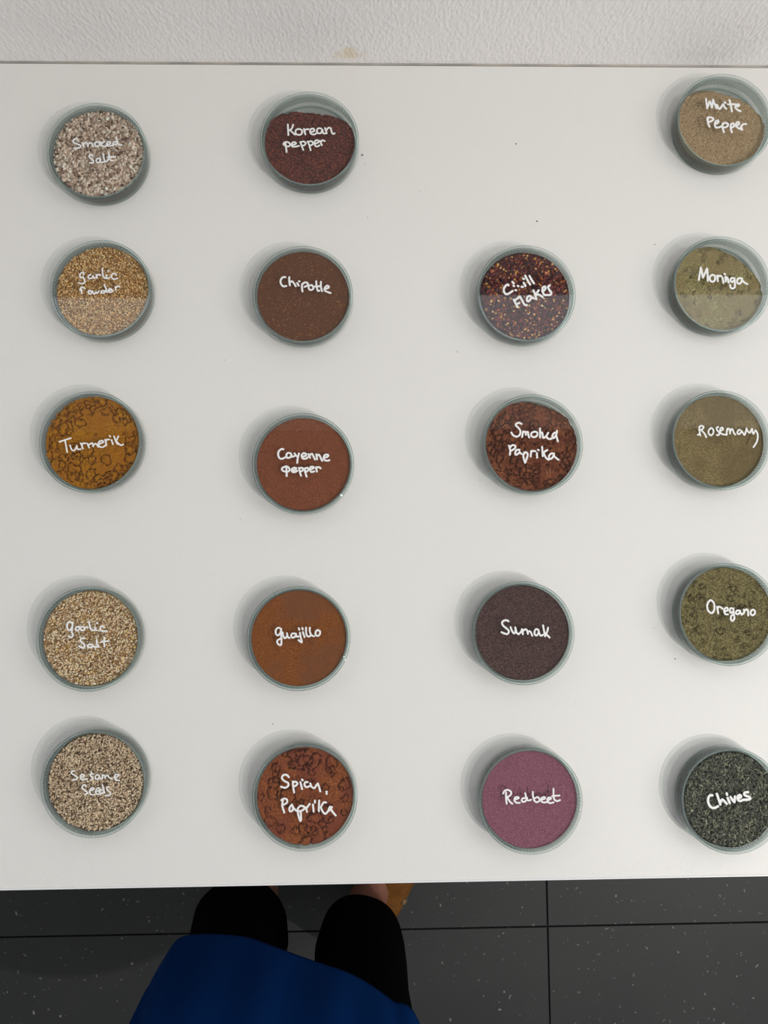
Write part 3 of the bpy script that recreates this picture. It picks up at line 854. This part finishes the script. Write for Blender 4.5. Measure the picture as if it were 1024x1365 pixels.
    if key == 'chili':
        z = flatz(0.0108, seed, 0.0009)
        return grain_mesh('g', [grains(seed, 3000, ((.0009, .0006, .00012), (.0026, .0017, .0002)),
                          [((108, 46, 42), 5), ((84, 36, 38), 5), ((128, 56, 44), 3), ((160, 82, 48), 1.4), ((64, 34, 40), 3)], z, 'ico', .3, zspread=.0012, tiltmax=.8),
                          grains(seed + 5, 190, ((.0010, .0009, .0003), (.0014, .0012, .0004)),
                          [((206, 156, 92), 4), ((190, 128, 60), 2), ((222, 180, 120), 2)], lambda x, y: z(x, y) + .0008, 'ico', .08, zspread=.0004)])
    if key == 'chives':
        z = flatz(0.0118, seed, 0.0009)
        return grain_mesh('g', [grains(seed, 5200, ((.0009, .00028, .00020), (.0024, .0005, .0003)),
                          [((98, 98, 84), 5), ((85, 86, 75), 5), ((122, 120, 101), 3), ((68, 69, 63), 4), ((150, 147, 126), 1.4)], z, 'cube', .2, zspread=.0012, tiltmax=.6)])


under_cols = {'smoked_salt': (120, 98, 80), 'garlic_powder': (140, 100, 54), 'garlic_salt': (150, 116, 76), 'sesame': (110, 86, 62),
              'chili': (62, 28, 28), 'chives': (44, 47, 40)}
under_z = {'smoked_salt': .0100, 'garlic_powder': .0106, 'garlic_salt': .0108, 'sesame': .0108, 'chili': .0098, 'chives': .0108}

for i, (key, (px, py), label, pname, plabel, hwpx, thin) in enumerate(D):
    c = at(px, py, T)
    dish = empty('petri_dish', (c.x, c.y, 0))
    tag(dish, label, 'petri dish', 'lettered glass petri dishes on the worktop')
    o = bpy.data.objects.new('base', base_me); C.objects.link(o); o.parent = dish
    lid = bpy.data.objects.new('lid', lid_me); C.objects.link(lid); lid.parent = dish
    ox, oy, s, txt = TXT[key]
    strokes = []
    for st in parse(txt):
        q = []
        for (x, y) in st:
            p = at(ox + x / s, oy + y / s, T)
            q.append((p.x - c.x, p.y - c.y))
        strokes.append(q)
    mm = (at(px + hwpx * 0.9, py, T) - c).length
    V, F = ribbon(strokes, mm, T + 0.00001)
    tx = mesh_obj('handwriting', V, F, m_ink_thin if thin else m_ink, lid, smooth=False)
    tx['label'] = 'white marker handwriting'
    me = contents(key, 11 + i * 7)
    if key in under_cols:
        uc = under_cols[key]
        mu = mat_powder(key + '_fill', [tuple(x * .85 for x in uc), uc, tuple(min(255, x * 1.15) for x in uc)], 900)
        ub = bed('u', 90 + i, mu, under_z[key], 0.0002, 0.0004, rings=24, seg=96)[0]
        import bmesh
        bm = bmesh.new(); bm.from_mesh(me)
        n0 = len(bm.faces)
        bm.from_mesh(ub)
        bm.faces.ensure_lookup_table()
        for fc in bm.faces[n0:]:
            fc.material_index = 1
        bm.to_mesh(me); bm.free()
        me.materials.append(mu)
    me.name = pname
    po = bpy.data.objects.new(pname, me); C.objects.link(po)
    po.location = (c.x, c.y, 0.0001)
    tag(po, plabel, 'spice', kind='stuff')

# crumbs spilled on the worktop
rs = np.random.RandomState(4)
sets = []
for (x, y, r) in [(483, 207, .0008), (487, 219, .0003), (688, 192, .0007), (716, 295, .0007), (490, 290, .0003), (873, 326, .0005), (872, 837, .0004), (900, 878, .0005),
                  (610, 469, .0004), (364, 965, .0005), (321, 693, .0003), (668, 1130, .0003), (767, 938, .0003), (640, 640, .0003), (560, 255, .0003), (300, 480, .0003)]:
    p = at(x, y, 0)
    co = ICO_V * np.array([r, r * .8, r * .5]) * (1 + .3 * rs.uniform(-1, 1, (12, 1))) + np.array([p.x, p.y, r * .4])
    sets.append((co, ICO_F.copy(), np.tile(np.array(scaled((70, 45, 40), 1)[:3]), (12, 1))))
cm = grain_mesh('spice_crumbs', sets)
co_ = bpy.data.objects.new('spice_crumbs', cm); C.objects.link(co_)
tag(co_, 'tiny dark spice crumbs scattered on the bare white worktop', 'crumbs', kind='stuff')

# ------------------------------------------------------------------ the person at the worktop
m_skin = mat_plain('skin', lin((132, 90, 76)), 0.55, 0.3, vary=(40, lin((146, 98, 82)), 0.4, 0.7))
m_trs = mat_plain('black_cotton', (0.0022, 0.0022, 0.0026, 1), 0.95, 0.02, bump=(900, 0.4, 0.0005))
m_blue = mat_plain('blue_cloth', (0.0010, 0.024, 0.115, 1), 0.9, 0.05, bump=(700, 0.5, 0.0006))
m_clog = mat_plain('brown_suede', lin((120, 78, 36)), 0.85, 0.1, bump=(600, 0.4, 0.0006), vary=(50, lin((104, 66, 30)), 0.4, 0.7))
m_cork = mat_plain('dark_sole', lin((70, 50, 36)), 0.8)
m_brass = mat_plain('brass', lin((120, 96, 62)), 0.35)

person = empty('person', (at(405, 1230, FLOOR + .1).x, at(405, 1230, FLOOR + .1).y, FLOOR))
off = person.location


def loc(p):
    return (p[0] - off.x, p[1] - off.y, p[2] - off.z)


# ankles (world)
AR = at(487, 1199, FLOOR + 0.09)
AL = at(346, 1181, FLOOR + 0.09)
hipc = Vector(((AR.x + AL.x) / 2 - 0.01, -0.66, FLOOR + 0.92))

# one continuous body grown over a skeleton
joints = [
    (hipc, .13, .10),                                             # 0 pelvis
    (hipc + Vector((0, 0, .16)), .13, .095),                      # 1 waist
    (hipc + Vector((0, .01, .34)), .14, .10),                     # 2 chest
    (hipc + Vector((.09, 0, -.06)), .085, .085),                  # 3 right hip
    (Vector((AR.x + .005, -0.625, FLOOR + .48)), .055, .058),     # 4 right knee
    (Vector((AR.x, AR.y - .03, FLOOR + .30)), .050, .054),        # 5 right calf
    (AR + Vector((0, -.005, .0)), .034, .038),                    # 6 right ankle
    (AR + Vector((.040, .045, -.05)), .036, .028),                 # 7 right instep
    (AR + Vector((.085, .14, -.064)), .038, .012),                # 8 right toes
    (hipc + Vector((-.09, 0, -.06)), .085, .085),                 # 9
    (Vector((AL.x, -0.615, FLOOR + .48)), .055, .058),            # 10
    (Vector((AL.x, AL.y - .03, FLOOR + .30)), .050, .054),        # 11
    (AL + Vector((0, -.005, .0)), .034, .038),                    # 12
    (AL + Vector((-.012, .05, -.05)), .036, .030),                # 13
    (AL + Vector((-.035, .15, -.068)), .040, .016),               # 14
]
edges = [(0, 1), (1, 2), (0, 3), (3, 4), (4, 5), (5, 6), (6, 7), (7, 8), (0, 9), (9, 10), (10, 11), (11, 12), (12, 13), (13, 14)]
me = bpy.data.meshes.new('body')
me.from_pydata([loc(j[0]) for j in joints], edges, [])
me.materials.append(m_skin)
body = bpy.data.objects.new('body', me); C.objects.link(body); body.parent = person
sk = body.modifiers.new('skin', 'SKIN')
for i, j in enumerate(joints):
    me.skin_vertices[0].data[i].radius = (j[1], j[2])
me.skin_vertices[0].data[0].use_root = True
sk.use_smooth_shade = True
sb = body.modifiers.new('smooth', 'SUBSURF'); sb.levels = 2; sb.render_levels = 2
tag(body)


def ring_at(center, rx, ry, n=40, wob=0.0, ph=0.0, tilt=0.0):
    out = []
    for k in range(n):
        a = 2 * math.pi * k / n
        w = 1 + wob * (math.sin(3 * a + ph) * .6 + math.sin(5 * a + 2 * ph) * .4)
        out.append(loc((center[0] + rx * w * math.cos(a), center[1] + ry * w * math.sin(a), center[2] + tilt * math.sin(a))))
    return out


def leg_tube(spec, ph):
    rg = []
    for (px, py, h, rpx, ry) in spec:
        c = at(px, py, FLOOR + h)
        rx = (at(px + rpx, py, FLOOR + h) - c).length
        rg.append(ring_at(c, rx, ry, 44, 0.035, ph + h * 9))
    return rg


# trousers: two wide legs joined at the seat, one mesh
right = leg_tube([(479, 1248, .115, 51, .070), (480, 1252, .16, 56, .074), (480, 1268, .24, 60, .076), (481, 1294, .34, 62, .074), (482, 1326, .45, 64, .074)], 0.4)
left = leg_tube([(322, 1226, .115, 58, .074), (320, 1232, .16, 63, .078), (319, 1250, .24, 66, .078), (317, 1278, .34, 62, .076), (314, 1310, .45, 60, .075)], 2.1)
for rg, cx in ((right, AR.x + .0), (left, AL.x + .02)):
    rg.append(ring_at((cx, -0.635, FLOOR + .62), .078, .088, 44, .03, 1))
    rg.append(ring_at((hipc.x + (.085 if rg is right else -.085), -0.655, FLOOR + .80), .088, .100, 44, .02, 2))
V1, F1 = loft(right, cap=False)
V2, F2 = loft(left, cap=False)
seat = [ring_at((hipc.x, -0.655, FLOOR + .79), .172, .110, 44), ring_at((hipc.x, -0.655, FLOOR + .86), .178, .118, 44),
        ring_at((hipc.x, -0.655, FLOOR + .95), .165, .115, 44), ring_at((hipc.x, -0.655, FLOOR + 1.03), .150, .108, 44)]
V3, F3 = loft(seat, cap=False)
V = V1 + V2 + V3
F = F1 + [tuple(x + len(V1) for x in f) for f in F2] + [tuple(x + len(V1) + len(V2) for x in f) for f in F3]
tr = mesh_obj('trousers', V, F, m_trs, person, smooth=True)
so = tr.modifiers.new('cloth', 'SOLIDIFY'); so.thickness = 0.003; so.offset = -1
tr['label'] = 'wide black trousers'

# long blue garment: hem in front of the knees, up to the chest
hem_px = [(186, 1352), (203, 1312), (224, 1275), (240, 1254), (262, 1249), (296, 1249), (330, 1253), (362, 1264), (398, 1277), (432, 1289), (462, 1299),
          (492, 1315), (522, 1337), (556, 1364)]
HZ = FLOOR + .60
hem = [at(x, y, HZ) for x, y in hem_px]
back = [Vector((hem[-1].x + .035, -.66, HZ)), Vector((hem[-1].x + .02, -.74, HZ)), Vector((hipc.x + .08, -.80, HZ)), Vector((hipc.x - .03, -.82, HZ)),
        Vector((hipc.x - .15, -.80, HZ)), Vector((hem[0].x - .04, -.74, HZ)), Vector((hem[0].x - .045, -.66, HZ))]
loop = hem + back
# resample the loop smoothly
cl = [(p.x, p.y) for p in loop]
pts = []
n = len(cl)
for i in range(n):
    p0, p1, p2, p3 = cl[i - 1], cl[i], cl[(i + 1) % n], cl[(i + 2) % n]
    for k in range(5):
        t = k / 5
        pts.append(tuple(0.5 * (2 * p1[a] + (p2[a] - p0[a]) * t + (2 * p0[a] - 5 * p1[a] + 4 * p2[a] - p3[a]) * t * t + (3 * p1[a] - p0[a] - 3 * p2[a] + p3[a]) * t ** 3) for a in range(2)))
NP = len(pts)
rings = []
ccx, ccy = hipc.x, -.655
for j, (h, mixv, rx, ry, cy) in enumerate([(.60, 0, .17, .13, 0), (.605, 0, .17, .13, 0), (.66, .10, .20, .15, 0), (.75, .28, .20, .155, 0), (.85, .5, .20, .155, 0), (.95, .75, .185, .145, 0),
                                   (1.06, .95, .170, .130, .01), (1.18, 1, .178, .130, .015), (1.27, 1, .175, .12, .015), (1.31, 1, .12, .09, .01), (1.32, 1, .02, .02, .01)]):
    rg = []
    for k, (x, y) in enumerate(pts):
        a = math.atan2(y - ccy, x - ccx)
        ex, ey = ccx + rx * math.cos(a), ccy + cy + ry * math.sin(a)
        fold = 0.0045 * math.sin(k * .55 + j * .5) * (1 - mixv) * (0 if j < 2 else 1)
        xx = x * (1 - mixv) + ex * mixv + fold * math.cos(a)
        yy = y * (1 - mixv) + ey * mixv + fold * math.sin(a)
        rg.append(loc((xx, yy, FLOOR + h)))
    rings.append(rg)
V, F = loft(rings, cap=False)
F.append(tuple(range((len(rings) - 1) * NP, len(rings) * NP)))
gar = mesh_obj('smock', V, F, m_blue, person, smooth=True)
so = gar.modifiers.new('cloth', 'SOLIDIFY'); so.thickness = 0.003; so.offset = -1
gar['label'] = 'blue cloth hanging to the knees'


# clogs
def clog(name, ankle, yaw, side):
    """closed-toe clog with open heel: sole, upper, strap with a button"""
    M = Matrix.Rotation(yaw, 3, 'Z')
    def put(x, y, z):
        p = M @ Vector((x, y, 0))
        return loc((ankle.x + p.x, ankle.y + p.y, FLOOR + z))
    outline = []
    for k in range(40):
        a = 2 * math.pi * k / 40
        y = math.sin(a)
        wd = 0.044 if y > 0 else 0.033
        wd *= 1 + .12 * math.sin(a * 1) * (1 if y > 0 else 0)
        outline.append((math.cos(a) * wd + side * .006 * max(y, 0), .075 + y * .135))
    rg = []
    for z, s in ((.001, .93), (.004, .98), (.018, 1.0), (.026, .98), (.028, .90)):
        rg.append([put(x * s, .075 + (y - .075) * s, z) for x, y in outline])
    V, F = loft(rg)
    sole = mesh_obj('shoe', V, F, m_cork, person, smooth=False)
    # upper over toes and instep
    rg = []
    N = 14
    for j in range(13):
        t = j / 12
        y = .205 - t * .235
        wd = (.048 if t > .2 else .048 * math.sqrt(max(0.02, 1 - ((.2 - t) / .2) ** 2)))
        wd = wd * (1 - .14 * max(0, t - .45))
        hh = (.020 + .052 * min(1, t * 1.6) ** .8) * (1 - .35 * max(0, t - .6) / .4)
        row = []
        for k in range(N):
            a = math.pi * k / (N - 1)
            row.append(put(math.cos(a) * wd + side * .006 * (1 - t), y - .018 * math.sin(a) * (1 if j == 12 else 0), .024 + max(0.0, math.sin(a)) ** .8 * hh))
        rg.append(row)
    V = [p for r in rg for p in r]
    F = []
    for j in range(12):
        for k in range(N - 1):
            a = j * N + k
            F.append((a, a + 1, a + N + 1, a + N))
    up = mesh_obj('shoe_upper', V, F, m_clog, sole, smooth=True)
    so = up.modifiers.new('leather', 'SOLIDIFY'); so.thickness = .004; so.offset = 1
    # heel-side flap and button
    bx = side * .040
    bv_, bf_, _ = lathe([(0, .006), (.0045, .006), (.0065, .004), (.0065, 0), (0, 0)], 20, closed=False)
    bm_ = Matrix.Rotation(side * math.radians(48), 3, 'Y')
    V = []
    for q in bv_:
        w = bm_ @ Vector(q)
        V.append(put(bx + w.x, .006 + w.y, .062 + w.z))
    mesh_obj('button', V, bf_, m_brass, sole, smooth=True)
    return sole


clog('shoe', AR + Vector((.030, -.004, 0)), math.radians(-24), 1)
clog('shoe', AL + Vector((-.032, .01, 0)), math.radians(20), -1)
tag(person, 'person in black trousers and blue cloth standing at the worktop edge', 'person')
